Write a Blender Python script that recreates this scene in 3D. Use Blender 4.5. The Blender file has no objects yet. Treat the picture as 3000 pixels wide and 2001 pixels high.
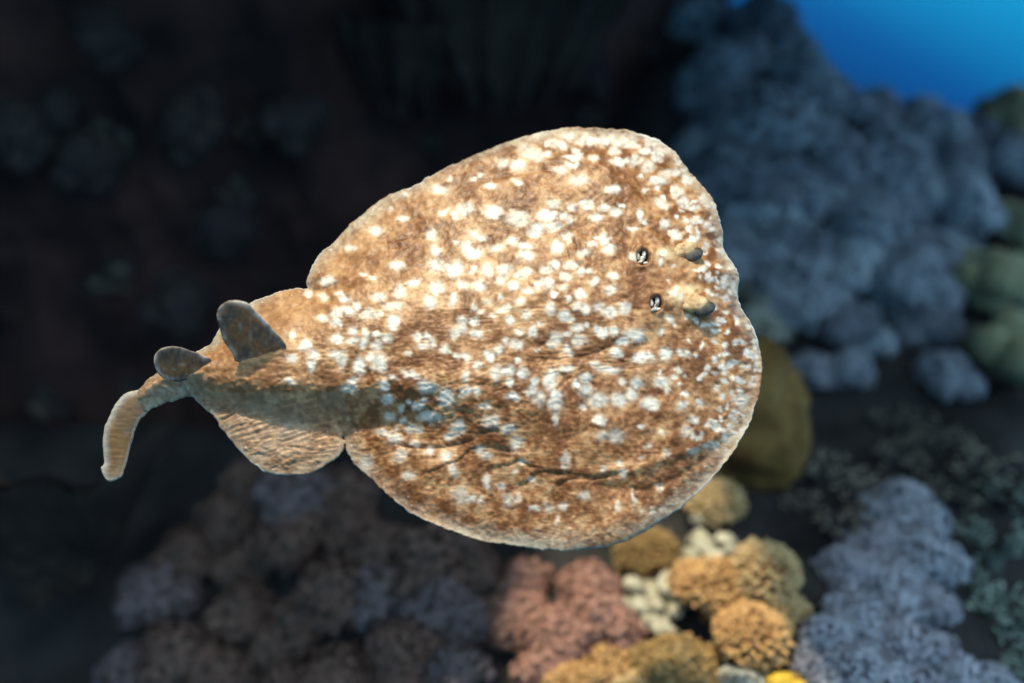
import bpy, math, random
import numpy as np
from mathutils import Vector, Matrix

random.seed(7)
RNG = np.random.default_rng(11)
SC = bpy.context.scene
COL = SC.collection
W, H = 3000.0, 2001.0

# ------------------------------------------------------------------ camera
PITCH = math.radians(20)
cam_d = bpy.data.cameras.new("camera")
cam = bpy.data.objects.new("camera", cam_d)
COL.objects.link(cam)
cam.location = (0, 0, 0)
cam.rotation_euler = (math.radians(90) - PITCH, 0, 0)
cam_d.lens = 36.0
cam_d.sensor_width = 36.0
cam_d.clip_start = 0.02
cam_d.clip_end = 400
cam_d.dof.use_dof = True
cam_d.dof.focus_distance = 1.19
cam_d.dof.aperture_fstop = 1.05
SC.camera = cam
RIGHT = np.array([1.0, 0, 0])
UP = np.array([0, math.sin(PITCH), math.cos(PITCH)])
FWD = np.array([0, math.cos(PITCH), -math.sin(PITCH)])


def cam2w(v):
    return v[0] * RIGHT + v[1] * UP - v[2] * FWD


def pdir(px, py):
    """direction (depth 1) through a photograph pixel"""
    return (px - W / 2) / W * RIGHT - (py - H / 2) / W * UP + FWD


# ------------------------------------------------------------------ water light (world) and sun
SUN_DIR = cam2w((-0.20, 0.91, 0.36))
SUN_DIR /= np.linalg.norm(SUN_DIR)
world = bpy.data.worlds.new("World")
SC.world = world
world.use_nodes = True
nt = world.node_tree
nt.nodes.clear()
out = nt.nodes.new("ShaderNodeOutputWorld")
bg = nt.nodes.new("ShaderNodeBackground")
sky = nt.nodes.new("ShaderNodeTexSky")
sky.sky_type = 'NISHITA'
sky.sun_disc = False
sky.sun_elevation = math.asin(SUN_DIR[2])
sky.sun_rotation = math.atan2(SUN_DIR[0], SUN_DIR[1])
tc = nt.nodes.new("ShaderNodeTexCoord")
ramp = nt.nodes.new("ShaderNodeValToRGB")     # blue of the open water, brighter towards the surface
mr = nt.nodes.new("ShaderNodeMapRange")
mr.inputs['From Min'].default_value = -1
mr.inputs['From Max'].default_value = 1
axis = nt.nodes.new("ShaderNodeVectorMath")   # up, leaning out from the reef into the open sea
axis.operation = 'DOT_PRODUCT'
axis.inputs[1].default_value = (0.50, 0.10, 0.86)
nt.links.new(tc.outputs['Generated'], axis.inputs[0])
nt.links.new(axis.outputs['Value'], mr.inputs['Value'])
nt.links.new(mr.outputs['Result'], ramp.inputs['Fac'])
el = ramp.color_ramp.elements
el[0].position = 0.0
el[0].color = (0.012, 0.02, 0.04, 1)
el[1].position = 1.0
el[1].color = (0.95, 0.95, 0.92, 1)
for pos, c in ((0.45, (0.050, 0.058, 0.075)), (0.555, (0.012, 0.075, 0.125)), (0.580, (0.003, 0.095, 0.145)), (0.602, (0.006, 0.16, 0.21)), (0.640, (0.06, 0.56, 0.40)), (0.662, (0.36, 0.56, 0.50)), (0.70, (0.58, 0.58, 0.56)), (0.80, (0.78, 0.78, 0.76))):
    e = el.new(pos); e.color = (*c, 1)
tint = nt.nodes.new("ShaderNodeMixRGB")       # skylight filtered by the water column
tint.blend_type = 'MULTIPLY'
tint.inputs[0].default_value = 1
tint.inputs[2].default_value = (0.012, 0.016, 0.018, 1)
nt.links.new(sky.outputs[0], tint.inputs[1])
add = nt.nodes.new("ShaderNodeMixRGB")
add.blend_type = 'ADD'
add.inputs[0].default_value = 1
nt.links.new(ramp.outputs[0], add.inputs[1])
nt.links.new(tint.outputs[0], add.inputs[2])
nt.links.new(add.outputs[0], bg.inputs['Color'])
bg.inputs['Strength'].default_value = 1.45
nt.links.new(bg.outputs[0], out.inputs['Surface'])

sun_d = bpy.data.lights.new("sun", 'SUN')
sun_d.energy = 4.4
sun_d.angle = math.radians(2.0)
sun_d.color = (1.0, 0.76, 0.50)
sun = bpy.data.objects.new("sun", sun_d)
COL.objects.link(sun)
sun.rotation_euler = Vector(-SUN_DIR).to_track_quat('-Z', 'Y').to_euler()
sun.location = tuple(SUN_DIR * 6)

SC.view_settings.view_transform = 'Standard'
SC.view_settings.look = 'None'
SC.view_settings.exposure = 0.78
SC.view_settings.gamma = 1.0
SC.view_settings.use_curve_mapping = False
SC.cycles.use_denoising = True
SC.cycles.max_bounces = 6
SC.cycles.diffuse_bounces = 3
SC.cycles.volume_bounces = 0
SC.cycles.caustics_reflective = False
SC.cycles.caustics_refractive = False


# ------------------------------------------------------------------ helpers
def _hash(i, j, k, seed):
    n = (i.astype(np.int64) * 374761393 + j.astype(np.int64) * 668265263 + k.astype(np.int64) * 2147483647 + seed * 1274126177)
    n &= 0xFFFFFFFF
    n = ((n ^ (n >> 13)) * 1274126177) & 0xFFFFFFFF
    n = ((n ^ (n >> 16)) * 2246822519) & 0xFFFFFFFF
    return ((n ^ (n >> 15)) & 0xFFFFFF) / float(0xFFFFFF)


def noise(x, y, z=None, seed=0):
    x = np.asarray(x, float); y = np.asarray(y, float)
    z = np.zeros_like(x) if z is None else np.asarray(z, float)
    xi, yi, zi = np.floor(x), np.floor(y), np.floor(z)
    fx, fy, fz = x - xi, y - yi, z - zi
    fx = fx * fx * (3 - 2 * fx); fy = fy * fy * (3 - 2 * fy); fz = fz * fz * (3 - 2 * fz)
    r = 0
    for a in (0, 1):
        for b in (0, 1):
            for c in (0, 1):
                w = (fx if a else 1 - fx) * (fy if b else 1 - fy) * (fz if c else 1 - fz)
                r = r + w * _hash(xi + a, yi + b, zi + c, seed)
    return r * 2 - 1


def fbm(x, y, z=None, seed=0, octv=4):
    r, a, f = 0, 1.0, 1.0
    for o in range(octv):
        r = r + a * noise(x * f + 13.7 * o, y * f - 7.1 * o, None if z is None else z * f, seed + o)
        a *= 0.5; f *= 2.03
    return r


def sstep(a, b, x):
    t = np.clip((x - a) / (b - a), 0, 1)
    return t * t * (3 - 2 * t)


def mesh_obj(name, verts, faces, mat, parent=None, smooth=True, col=None, mesh=None):
    if mesh is None:
        mesh = make_mesh(name, verts, faces, mat, smooth, col)
    o = bpy.data.objects.new(name, mesh)
    COL.objects.link(o)
    if parent is not None:
        o.parent = parent
    return o


def make_mesh(name, verts, faces, mat, smooth=True, col=None):
    me = bpy.data.meshes.new(name)
    verts = np.asarray(verts, float)
    if isinstance(faces, np.ndarray):
        nf, k = faces.shape
        me.vertices.add(len(verts)); me.vertices.foreach_set('co', verts.ravel())
        me.loops.add(nf * k); me.loops.foreach_set('vertex_index', faces.astype(np.int32).ravel())
        me.polygons.add(nf)
        me.polygons.foreach_set('loop_start', np.arange(0, nf * k, k, dtype=np.int32))
        me.polygons.foreach_set('loop_total', np.full(nf, k, dtype=np.int32))
        me.update(calc_edges=True)
    else:
        me.from_pydata([tuple(v) for v in verts], [], faces)
    if smooth:
        me.polygons.foreach_set('use_smooth', np.ones(len(me.polygons), dtype=bool))
    if col is not None:
        at = me.color_attributes.new('pigment', 'FLOAT_COLOR', 'POINT')
        c = np.ones((len(verts), 4)); c[:, :3] = col
        at.data.foreach_set('color', c.ravel().astype(np.float32))
    me.materials.append(mat)
    me.update()
    return me


def tag(o, label, cat=None, group=None, kind=None):
    if label: o['label'] = label
    if cat: o['category'] = cat
    if group: o['group'] = group
    if kind: o['kind'] = kind
    return o


def empty(name, loc, rz=0):
    o = bpy.data.objects.new(name, None)
    o.empty_display_size = 0.05
    COL.objects.link(o)
    o.location = tuple(loc); o.rotation_euler = (0, 0, rz)
    return o


def material(name, c1, c2, scale=20, rough=0.8, bump=0.3, bscale=60, attr=False, dist=0.01, spec=0.3, coord='Object', trans=0.0):
    m = bpy.data.materials.new(name)
    m.use_nodes = True
    n = m.node_tree
    b = n.nodes['Principled BSDF']
    b.inputs['Roughness'].default_value = rough
    b.inputs['Specular IOR Level'].default_value = spec
    t = n.nodes.new('ShaderNodeTexCoord')
    nz = n.nodes.new('ShaderNodeTexNoise')
    nz.inputs['Scale'].default_value = scale
    nz.inputs['Detail'].default_value = 6
    n.links.new(t.outputs[coord], nz.inputs['Vector'])
    cr = n.nodes.new('ShaderNodeValToRGB')
    cr.color_ramp.elements[0].position = 0.35
    cr.color_ramp.elements[1].position = 0.65
    cr.color_ramp.elements[0].color = (*c1, 1)
    cr.color_ramp.elements[1].color = (*c2, 1)
    n.links.new(nz.outputs['Fac'], cr.inputs['Fac'])
    src = cr.outputs[0]
    if attr:
        a = n.nodes.new('ShaderNodeAttribute'); a.attribute_name = 'pigment'
        mx = n.nodes.new('ShaderNodeMixRGB'); mx.blend_type = 'MULTIPLY'; mx.inputs[0].default_value = 1
        n.links.new(a.outputs['Color'], mx.inputs[1]); n.links.new(src, mx.inputs[2])
        src = mx.outputs[0]
    n.links.new(src, b.inputs['Base Color'])
    if bump:
        nb = n.nodes.new('ShaderNodeTexNoise'); nb.inputs['Scale'].default_value = bscale; nb.inputs['Detail'].default_value = 5
        n.links.new(t.outputs[coord], nb.inputs['Vector'])
        bp = n.nodes.new('ShaderNodeBump'); bp.inputs['Strength'].default_value = bump; bp.inputs['Distance'].default_value = dist
        n.links.new(nb.outputs['Fac'], bp.inputs['Height'])
        n.links.new(bp.outputs[0], b.inputs['Normal'])
    if trans:
        b.inputs['Subsurface Weight'].default_value = trans
        b.inputs['Subsurface Radius'].default_value = (0.01, 0.006, 0.004)
        b.inputs['Subsurface Scale'].default_value = 1.0
    return m


def grid_faces(nu, nv):
    i, j = np.meshgrid(np.arange(nu - 1), np.arange(nv - 1), indexing='ij')
    a = i * nv + j
    return np.stack([a, a + nv, a + nv + 1, a + 1], -1).reshape(-1, 4)


def ico(sub=3):
    import bmesh
    bm = bmesh.new()
    bmesh.ops.create_icosphere(bm, subdivisions=sub, radius=1)
    v = np.array([x.co[:] for x in bm.verts]); bm.verts.index_update()
    f = np.array([[q.index for q in p.verts] for p in bm.faces])
    bm.free()
    return v, f


ICO2, ICO3, ICO4 = ico(2), ico(3), ico(4)

# ------------------------------------------------------------------ reef terrain


def terrain(x, y):
    x = np.asarray(x, float); y = np.asarray(y, float)
    z = -1.02 + 0.36 * (np.minimum(y, 3.2) - 1.55)
    z = z + 0.34 * sstep(1.15, 0.65, x) * sstep(0.05, 0.45, x) * sstep(2.1, 2.9, y)            # the slope rises against the wall
    z = z - 0.30 * sstep(0.15, -0.9, x) * sstep(2.6, 1.7, y) - 0.55 * sstep(0.2, -0.3, x) * sstep(2.0, 2.6, y)           # hollow under the wall
    z = z - 1.6 * sstep(2.95, 4.4, y + 0.10 * np.sin(3 * x)) - 3.5 * sstep(3.3, 8.0, y)  # drops off behind
    z = z - 0.9 * sstep(1.35, 3.2, x) * sstep(4.5, 2.2, y) * 0.35
    z = z - 0.7 * sstep(1.2, 0.2, y)
    return z + 0.06 * fbm(x * 2.2, y * 2.2, seed=3) + 0.03 * noise(x * 8, y * 8, seed=5)


def hit(px, py, lift=0.0):
    """where the view line through a pixel meets the reef slope"""
    d = pdir(px, py)
    t = np.arange(1.35, 7.0, 0.01)
    z = d[2] * t
    g = terrain(d[0] * t, d[1] * t) + lift
    k = np.nonzero(z < g)[0]
    if len(k) == 0:
        return None
    return d * t[k[0]], t[k[0]]


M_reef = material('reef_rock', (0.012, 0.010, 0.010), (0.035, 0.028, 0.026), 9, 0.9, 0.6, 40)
gx, gy = np.linspace(-4.5, 6.5, 330), np.linspace(0.2, 9.0, 270)
X, Y = np.meshgrid(gx, gy, indexing='ij')
Z = terrain(X, Y)
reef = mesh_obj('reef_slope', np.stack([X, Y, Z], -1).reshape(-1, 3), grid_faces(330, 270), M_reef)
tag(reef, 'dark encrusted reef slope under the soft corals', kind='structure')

M_sand = material('sand', (0.32, 0.32, 0.27), (0.48, 0.46, 0.38), 0.5, 0.9, 0.3, 6)


def seabed_z(x, y):
    z = -6.8 + 0.5 * fbm(x * 0.15, y * 0.15, seed=23)
    return z + 0.12 * fbm(x * 0.4, y * 0.4, seed=21)


gx, gy = np.linspace(-11.5, 25.5, 220), np.linspace(-9.5, 31.5, 220)
X, Y = np.meshgrid(gx, gy, indexing='ij')
seabed = mesh_obj('seabed', np.stack([X, Y, seabed_z(X, Y)], -1).reshape(-1, 3), grid_faces(220, 220), M_sand)
tag(seabed, 'pale sand bottom far below in the blue water', kind='structure')

# --- shaded reef wall, leaning out towards its top
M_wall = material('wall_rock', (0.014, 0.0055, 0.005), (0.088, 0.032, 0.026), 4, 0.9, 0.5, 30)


def wall_y(X, Z):
    Yw = 2.95 - 0.42 * sstep(0.5, -1.6, X) - 0.52 * sstep(-1.1, 0.8, Z) + 0.35 * sstep(0.15, 0.62, X)
    Yw = Yw - 0.10 * fbm(X * 1.6, Z * 0.8, seed=31) - 0.05 * np.abs(noise(X * 5.0 + 0.8 * Z, Z * 0.9, seed=33)) - 0.025 * fbm(X * 9, Z * 6, seed=35)
    return Yw - 0.05 * np.abs(noise(X * 9.0 + 1.5 * Z, Z * 0.7, seed=37))


def wall_hit(px, py):
    d = pdir(px, py); t = np.arange(1.5, 4.5, 0.01)
    k = np.nonzero(d[1] * t > wall_y(d[0] * t, d[2] * t))[0]
    return d * t[k[0]], t[k[0]]


nx, nz = 340, 220
xs, zs = np.linspace(-4.5, 0.62, nx), np.linspace(-1.9, 1.25, nz)
X, Z = np.meshgrid(xs, zs, indexing='ij')
Yw = wall_y(X, Z)
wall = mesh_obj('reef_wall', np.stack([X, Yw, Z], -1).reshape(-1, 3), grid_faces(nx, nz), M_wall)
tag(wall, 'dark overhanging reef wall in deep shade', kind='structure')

# --- unseen ledge above the frame, added to shade the wall and slope
nx, ny = 150, 110
X, Y = np.meshgrid(np.linspace(-4.5, 2.5, nx), np.linspace(0, 1, ny), indexing='ij')
front = 1.31 + 0.36 * sstep(-0.44, -0.30, X) * sstep(0.11, 0.04, X) - 0.30 * sstep(0.07, 0.14, X) + 0.02 * noise(X * 5, X * 0, seed=41)  # front edge notched to let sun through onto the orange corals
Yo = front + Y * (6.2 - front)
edge = np.minimum(sstep(0, 0.05, Y), sstep(2.5, 2.2, X))
Zb = 0.78 - 0.26 * edge + 0.08 * fbm(X * 2.5, Yo * 2.5, seed=43)
Zt = 0.80 + 0.45 * edge + 0.08 * fbm(X * 2.0, Yo * 2.0, seed=45)
vb = np.stack([X, Yo, Zb], -1).reshape(-1, 3); vt = np.stack([X, Yo, Zt], -1).reshape(-1, 3)
fb = grid_faces(nx, ny)
over = mesh_obj('shade_ledge', np.concatenate([vb, vt]), np.concatenate([fb[:, ::-1], fb + nx * ny]), M_wall)
tag(over, 'unseen rock ledge added to shade the wall and slope', kind='structure')

# ------------------------------------------------------------------ the electric ray
NB = np.array(cam2w((-0.05, 0.33, 0.94)))          # normal of the body disc
NB /= np.linalg.norm(NB)
C0 = pdir(1500, 950) * 1.2


def on_plane(px, py, nrm=NB, org=C0):
    px = np.asarray(px, float); py = np.asarray(py, float)
    d = ((px - W / 2) / W)[..., None] * RIGHT - ((py - H / 2) / W)[..., None] * UP + FWD
    t = (org @ nrm) / (d @ nrm)
    return d * t[..., None]


def to_px(p):
    dep = p @ FWD
    return W / 2 + (p @ RIGHT) / dep * W, H / 2 - (p @ UP) / dep * W


def spline(pts, step=5.0, closed=True):
    """Catmull-Rom through the points; a point given with a third value is a corner"""
    P = [np.array(p[:2], float) for p in pts]
    corner = [len(p) > 2 for p in pts]
    n = len(P); outp = []
    for i in range(n if closed else n - 1):
        p1, p2 = P[i], P[(i + 1) % n]
        p0 = P[i - 1] if (closed or i > 0) else p1
        p3 = P[(i + 2) % n] if (closed or i + 2 < n) else p2
        if corner[i]: p0 = p1
        if corner[(i + 1) % n]: p3 = p2
        m = max(2, int(np.linalg.norm(p2 - p1) / step))
        for t in np.arange(m) / m:
            outp.append(0.5 * ((2 * p1) + (-p0 + p2) * t + (2 * p0 - 5 * p1 + 4 * p2 - p3) * t * t + (-p0 + 3 * p1 - 3 * p2 + p3) * t ** 3))
    if not closed: outp.append(P[-1])
    return np.array(outp)


def seg_dist(px, py, poly, closed=True):
    """distance to a polyline and index of the nearest segment (chunked)"""
    A = poly if closed else poly[:-1]
    B = np.roll(poly, -1, 0) if closed else poly[1:]
    best = np.full(px.shape, 1e9); bi = np.zeros(px.shape, int); bt = np.zeros(px.shape)
    for k in range(len(A)):
        ab = B[k] - A[k]; L = ab @ ab + 1e-9
        t = np.clip(((px - A[k, 0]) * ab[0] + (py - A[k, 1]) * ab[1]) / L, 0, 1)
        d = (px - A[k, 0] - t * ab[0]) ** 2 + (py - A[k, 1] - t * ab[1]) ** 2
        u = d < best
        best[u] = d[u]; bi[u] = k; bt[u] = t[u]
    return np.sqrt(best), bi, bt


def inside(px, py, poly):
    c = np.zeros(px.shape, bool)
    x0, y0 = poly[:, 0], poly[:, 1]
    x1, y1 = np.roll(x0, -1), np.roll(y0, -1)
    for k in range(len(poly)):
        if y0[k] == y1[k]: continue
        m = ((y0[k] > py) != (y1[k] > py))
        xx = (x1[k] - x0[k]) * (py - y0[k]) / (y1[k] - y0[k]) + x0[k]
        c ^= m & (px < xx)
    return c


def sheet(poly, step):
    """a grid filling an outline, its rim snapped on the outline -> points, quads, rim mask, distance to rim"""
    lo, hi = poly.min(0) - step, poly.max(0) + step
    xs, ys = np.arange(lo[0], hi[0], step), np.arange(lo[1], hi[1], step)
    GX, GY = np.meshgrid(xs, ys, indexing='ij')
    ins = inside(GX, GY, poly)
    cell = ins[:-1, :-1].astype(int) + ins[1:, :-1] + ins[:-1, 1:] + ins[1:, 1:]
    keep = cell >= 3
    nx, ny = GX.shape
    i, j = np.nonzero(keep)
    a = i * ny + j
    F = np.stack([a, a + 1, a + ny + 1, a + ny], -1)
    used, inv = np.unique(F, return_inverse=True)
    F = inv.reshape(F.shape)
    px, py = GX.ravel()[used], GY.ravel()[used]
    ed = np.concatenate([F[:, [0, 1]], F[:, [1, 2]], F[:, [2, 3]], F[:, [3, 0]]])
    key = np.sort(ed, 1); key = key[:, 0] * (len(px) + 1) + key[:, 1]
    u, cnt = np.unique(key, return_counts=True)
    rim_keys = u[cnt == 1]
    rim = np.zeros(len(px), bool)
    rim[(rim_keys // (len(px) + 1)).astype(int)] = True
    rim[(rim_keys % (len(px) + 1)).astype(int)] = True
    d, bi, bt = seg_dist(px, py, poly)
    A, B = poly, np.roll(poly, -1, 0)
    near = A[bi] + bt[:, None] * (B[bi] - A[bi])
    px = np.where(rim, near[:, 0], px); py = np.where(rim, near[:, 1], py)
    d = np.where(rim, 0, d)
    return px, py, F, rim, d


def rough_edge(poly, amp, seed):
    t = np.roll(poly, -1, 0) - np.roll(poly, 1, 0)
    nn = np.stack([-t[:, 1], t[:, 0]], 1) / (np.linalg.norm(t, axis=1)[:, None] + 1e-9)
    s = np.arange(len(poly)) * 1.0
    return poly + nn * (amp * (noise(s * 0.8, s * 0, seed=seed) * 0.7 + noise(s * 0.21, s * 0, seed=seed + 1)))[:, None]


OUT = [(901, 843, 1), (896, 828), (902, 805), (915, 778), (930, 751), (976, 709), (1015, 667), (1064, 625), (1126, 579),
       (1175, 560), (1225, 539), (1256, 518), (1309, 491), (1367, 466), (1424, 439), (1478, 420), (1539, 399), (1600, 384),
       (1657, 375), (1715, 373), (1799, 378), (1850, 384), (1901, 398), (1939, 416), (1970, 439), (1993, 467), (2021, 503),
       (2054, 539), (2082, 572), (2105, 626), (2117, 669), (2120, 711), (2120, 732), (2136, 757), (2155, 783), (2164, 810),
       (2165, 845), (2163, 866), (2170, 894), (2189, 929), (2208, 963), (2222, 998), (2231, 1040), (2234, 1088), (2226, 1137),
       (2213, 1186), (2201, 1232), (2180, 1274), (2151, 1319), (2110, 1373), (2077, 1410), (2035, 1452), (1994, 1489),
       (1952, 1518), (1907, 1547), (1865, 1572), (1807, 1593), (1757, 1605), (1683, 1613), (1610, 1613), (1530, 1603),
       (1427, 1587), (1344, 1564), (1282, 1539), (1219, 1510), (1166, 1477), (1124, 1439), (1083, 1402), (1045, 1369),
       (1025, 1344), (1012, 1319), (1007, 1290), (1000, 1262, 1), (1007, 1289), (1007, 1316), (979, 1347), (938, 1376), (905, 1387),
       (843, 1393), (793, 1387), (751, 1368), (710, 1331), (677, 1293), (648, 1256), (623, 1219), (594, 1194), (573, 1173),
       (569, 1160, 1), (532, 1169), (490, 1179), (453, 1194), (425, 1205), (405, 1185), (405, 1150), (432, 1115), (453, 1096),
       (500, 1068), (540, 1046), (577, 1030), (610, 1013), (623, 995), (639, 970), (665, 935), (695, 910), (727, 889), (780, 868), (843, 850)]
poly = rough_edge(spline(OUT, 4.0), 2.4, 51)
qx, qy, QF, rim, ed = sheet(poly, 3.0)

# --- large forms (heights in metres above the disc plane)
ridge_x = [400, 470, 520, 600, 740, 900, 1000, 1130, 1300, 1420, 1600]
ridge_y = [1175, 1160, 1150, 1130, 1152, 1166, 1170, 1160, 1152, 1165, 1190]
plat = np.interp(qx, [400, 520, 620, 800, 1000, 1300, 1500, 2000, 2250], [.014, .022, .030, .042, .050, .054, .052, .046, .040])
sd = qy - np.interp(qx, ridge_x, ridge_y)
ax_y = np.interp(qx, [400, 600, 850, 1200, 1700, 2170], [1160, 1110, 1070, 1010, 930, 860])
s = qy - ax_y
up = np.exp(-(np.minimum(s, 0) / np.interp(qx, [400, 620, 900, 1300, 2200], [60, 110, 240, 330, 300])) ** 2)
low_soft = np.exp(-(np.maximum(s, 0) / np.interp(qx, [1300, 1700, 2200], [290, 320, 260])) ** 2)
low_hard = 1 - sstep(-14, np.interp(qx, [400, 560, 800, 1100, 1400], [45, 60, 85, 105, 190]), sd) * 0.93
mixx = sstep(1330, 1700, qx)
low = low_hard * (1 - mixx) + low_soft * mixx
edgef = 1 - np.exp(-ed / np.interp(qx, [400, 600, 900, 1200], [12, 22, 60, 85]))
wing = 0.013 * (1 - np.exp(-ed / 110.0)) + 0.0012
h = wing * sstep(-40, 60, ed) + edgef * plat * np.where(s < 0, up, low) * 0.86
h[rim] = 0
# electric organs: two broad kidney-shaped swellings; dip between them and the gill region
for cx, cy, rx, ry, am in ((1730, 560, 270, 120, .010), (1760, 1270, 300, 150, .012), (1480, 640, 200, 80, .004), (1330, 1330, 190, 90, .005)):
    h += am * np.exp(-(((qx - cx) / rx) ** 2 + ((qy - cy) / ry) ** 2) ** 1.3) * (1 - np.exp(-ed / 60))
# gentle swimming wave along the rim of both wings
wave = 0.006 * np.exp(-ed / 70) * np.sin((qx - qy * 0.4) / 150.0) * (1 - np.exp(-ed / 14)) * (qx > 1010) * sstep(1010, 1150, qx)
h += wave

base = on_plane(qx, qy)
px, py = to_px(base + h[:, None] * NB)

# --- creases, folds and bumps, placed where they show


def crease(pts, width, depth, asym=0.0):
    global h
    pl = spline(pts, 8, closed=False)
    lo, hi = pl.min(0) - 5 * width, pl.max(0) + 5 * width
    m = (px > lo[0]) & (px < hi[0]) & (py > lo[1]) & (py < hi[1])
    d, bi, bt = seg_dist(px[m], py[m], pl, closed=False)
    A = pl[bi]; B = pl[bi + 1]
    near = A + bt[:, None] * (B - A)
    sgn = np.sign(py[m] - near[:, 1])
    along = (bi + bt) / (len(pl) - 1)
    fade = np.clip(np.minimum(along, 1 - along) * 5 + 0.15, 0, 1)
    depth_ = 0.6 * depth
    v = -depth_ * np.exp(-(d / width) ** 2) + 0.6 * asym * np.exp(-(d / (width * 2.2)) ** 2) * (sgn < 0)
    h[m] += v * fade


def z4(l): return [(950 + x / 2.412, 1000 + y / 2.412) for x, y in l]
def z5(l): return [(1600 + x / 2.413, 1000 + y / 2.413) for x, y in l]


crease(z4([(470, 715), (620, 745), (780, 748), (930, 725), (1040, 695), (1110, 660)]), 9, .0045, .0035)
crease(z4([(1010, 655), (1120, 650), (1240, 615)]), 10, .004, .002)
crease(z4([(1120, 740), (1220, 755), (1330, 780)]), 9, .004, .002)
crease(z4([(1110, 740), (1030, 765), (960, 830), (930, 850), (850, 872), (790, 905), (740, 918), (650, 948)]), 6, .0026, .0036)
crease(z4([(1130, 925), (1200, 888), (1320, 865), (1380, 838), (1450, 872), (1560, 900)]), 7, .003, .0036)
crease(z4([(1350, 1035), (1440, 985), (1520, 920), (1620, 925), (1730, 945)]), 7, .003, .003)
crease(z4([(1580, 1088), (1660, 1010), (1740, 967), (1900, 965), (2080, 922), (2200, 880)]), 8, .0034, .0034)
crease(z4([(1830, 1035), (1900, 970), (1990, 940)]), 5, .002, .002)
crease(z4([(1500, 1000), (1600, 1000), (1700, 1010)]), 6, .0016, .0012)
for l in ([(960, 1155), (1000, 1010), (1060, 920), (1110, 850)], [(1130, 1165), (1150, 1020), (1200, 920)], [(1410, 1290), (1425, 1100), (1445, 1000)],
          [(880, 1015), (890, 900)], [(1690, 1060), (1700, 1180), (1650, 1280)]):
    crease(z4(l), 4.5, -.0020)
for l in ([(640, 1000), (700, 970), (745, 880)], [(610, 1040), (615, 1170)], [(510, 1160), (545, 1080), (560, 1000)], [(160, 1280), (250, 1200)], [(1230, 560), (1300, 480)]):
    crease(z5(l), 4.5, -.0018)
crease(z5([(420, 935), (640, 905), (800, 850), (1000, 770), (1200, 670), (1330, 590)]), 15, -.0045)       # long raised fold
crease(z5([(330, 1010), (640, 1050), (850, 1000), (1000, 910), (1130, 830), (1280, 720)]), 11, .0036)
crease(z5([(0, 940), (150, 930), (330, 955), (520, 930)]), 9, .0034, .002)
# upper side
crease([(1500, 690), (1560, 680), (1620, 670), (1690, 665), (1740, 640)], 13, .0032, .001)
crease([(1680, 665), (1692, 720), (1700, 760)], 11, .0040)
crease([(1640, 690), (1660, 740), (1665, 780)], 8, .0020)
crease([(1320, 590), (1280, 615), (1215, 640), (1150, 655)], 5, .0016, .0010)
crease([(1250, 665), (1200, 690), (1150, 705)], 4.5, .0014, .0010)
crease([(1180, 715), (1100, 745), (1050, 770)], 4, .0012)
crease([(1700, 490), (1600, 495), (1500, 510), (1400, 530)], 7, .0018, .001)
crease([(908, 848), (930, 848), (960, 838), (990, 826)], 6, .0045, .003)
crease([(1560, 1000), (1590, 1010), (1620, 975)], 6, .003)
crease([(1500, 1040), (1560, 1055), (1610, 1050), (1700, 1040), (1850, 990)], 14, .0045, .002)
crease([(1330, 1120), (1420, 1125), (1480, 1150), (1500, 1190)], 14, .0035, .001)
crease([(1900, 995), (1880, 1010), (1850, 1020)], 12, .004)
crease([(720, 1080), (850, 1090), (960, 1100)], 8, .0010)
crease([(720, 940), (800, 920), (900, 880), (960, 870)], 8, .0016, .0008)
crease([(688, 1062), (730, 1062), (780, 1050), (838, 1020)], 12, -.007)          # roots of the dorsal fins
crease([(500, 1118), (550, 1110), (600, 1082), (622, 1058)], 9, -.005)
# eyes, spiracles and the pad between them
for cx, cy, r, am in ((2008, 735, 34, .007), (2050, 893, 36, .009), (1940, 745, 42, .005), (1985, 880, 42, .006), (1850, 950, 30, .0012), (1865, 980, 30, .0012)):
    h += am * np.exp(-(((px - cx) / r) ** 2 + ((py - cy) / r) ** 2) ** 1.2)
SPIR = ((1884, 752, 22, 27), (1922, 889, 20, 26))
for cx, cy, rx, ry in SPIR:
    rr = np.sqrt(((px - cx) / rx) ** 2 + ((py - cy) / ry) ** 2)
    h += 0.0022 * np.exp(-((rr - 1.2) / 0.3) ** 2) * (1 + 0.6 * noise(px / 14, py / 14, seed=187)) - 0.012 * sstep(1.0, 0.55, rr)
# skin relief: fine wrinkles that run with the flow of the body
ang = np.interp(py, [400, 900, 1150, 1300, 1600], [-0.40, -0.30, -0.75, -0.35, -0.9])
ang = np.where(px > 1550, np.interp(py, [400, 900, 1100, 1300, 1600], [-0.05, 0.0, -0.25, -0.05, 1.2]), ang)
ca, sa = np.cos(ang), np.sin(ang)
wx, wy = px + 14 * fbm(px / 60, py / 60, seed=61, octv=2), py + 14 * fbm(px / 60, py / 60, seed=63, octv=2)
lu, lv = wx * ca + wy * sa, -wx * sa + wy * ca
amp = 0.55 + 0.7 * np.exp(-((qy - 1210) / 110) ** 2) * (px < 1750) + 0.7 * np.exp(-((px - 1700) / 170) ** 2 - ((py - 1070) / 45) ** 2) + 0.5 * (px < 1000) * (py > 1180) + 0.25 * np.exp(-ed / 60)
wr = noise(lu / 30, lv / 8.5, seed=65) + 0.5 * noise(lu / 14, lv / 5.5, seed=67)
h += np.where(rim, 0, 0.0008 * amp * wr * sstep(0, 25, ed)) + 0.0022 * fbm(px / 90, py / 90, seed=69, octv=3) * sstep(0, 80, ed)
h += 0.0005 * fbm(px / 12, py / 12, seed=71, octv=2) * sstep(0, 20, ed)
px, py = to_px(base + h[:, None] * NB)

# --- pigment: brown ground, white blotches, grey translucent rim
SP = []


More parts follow.
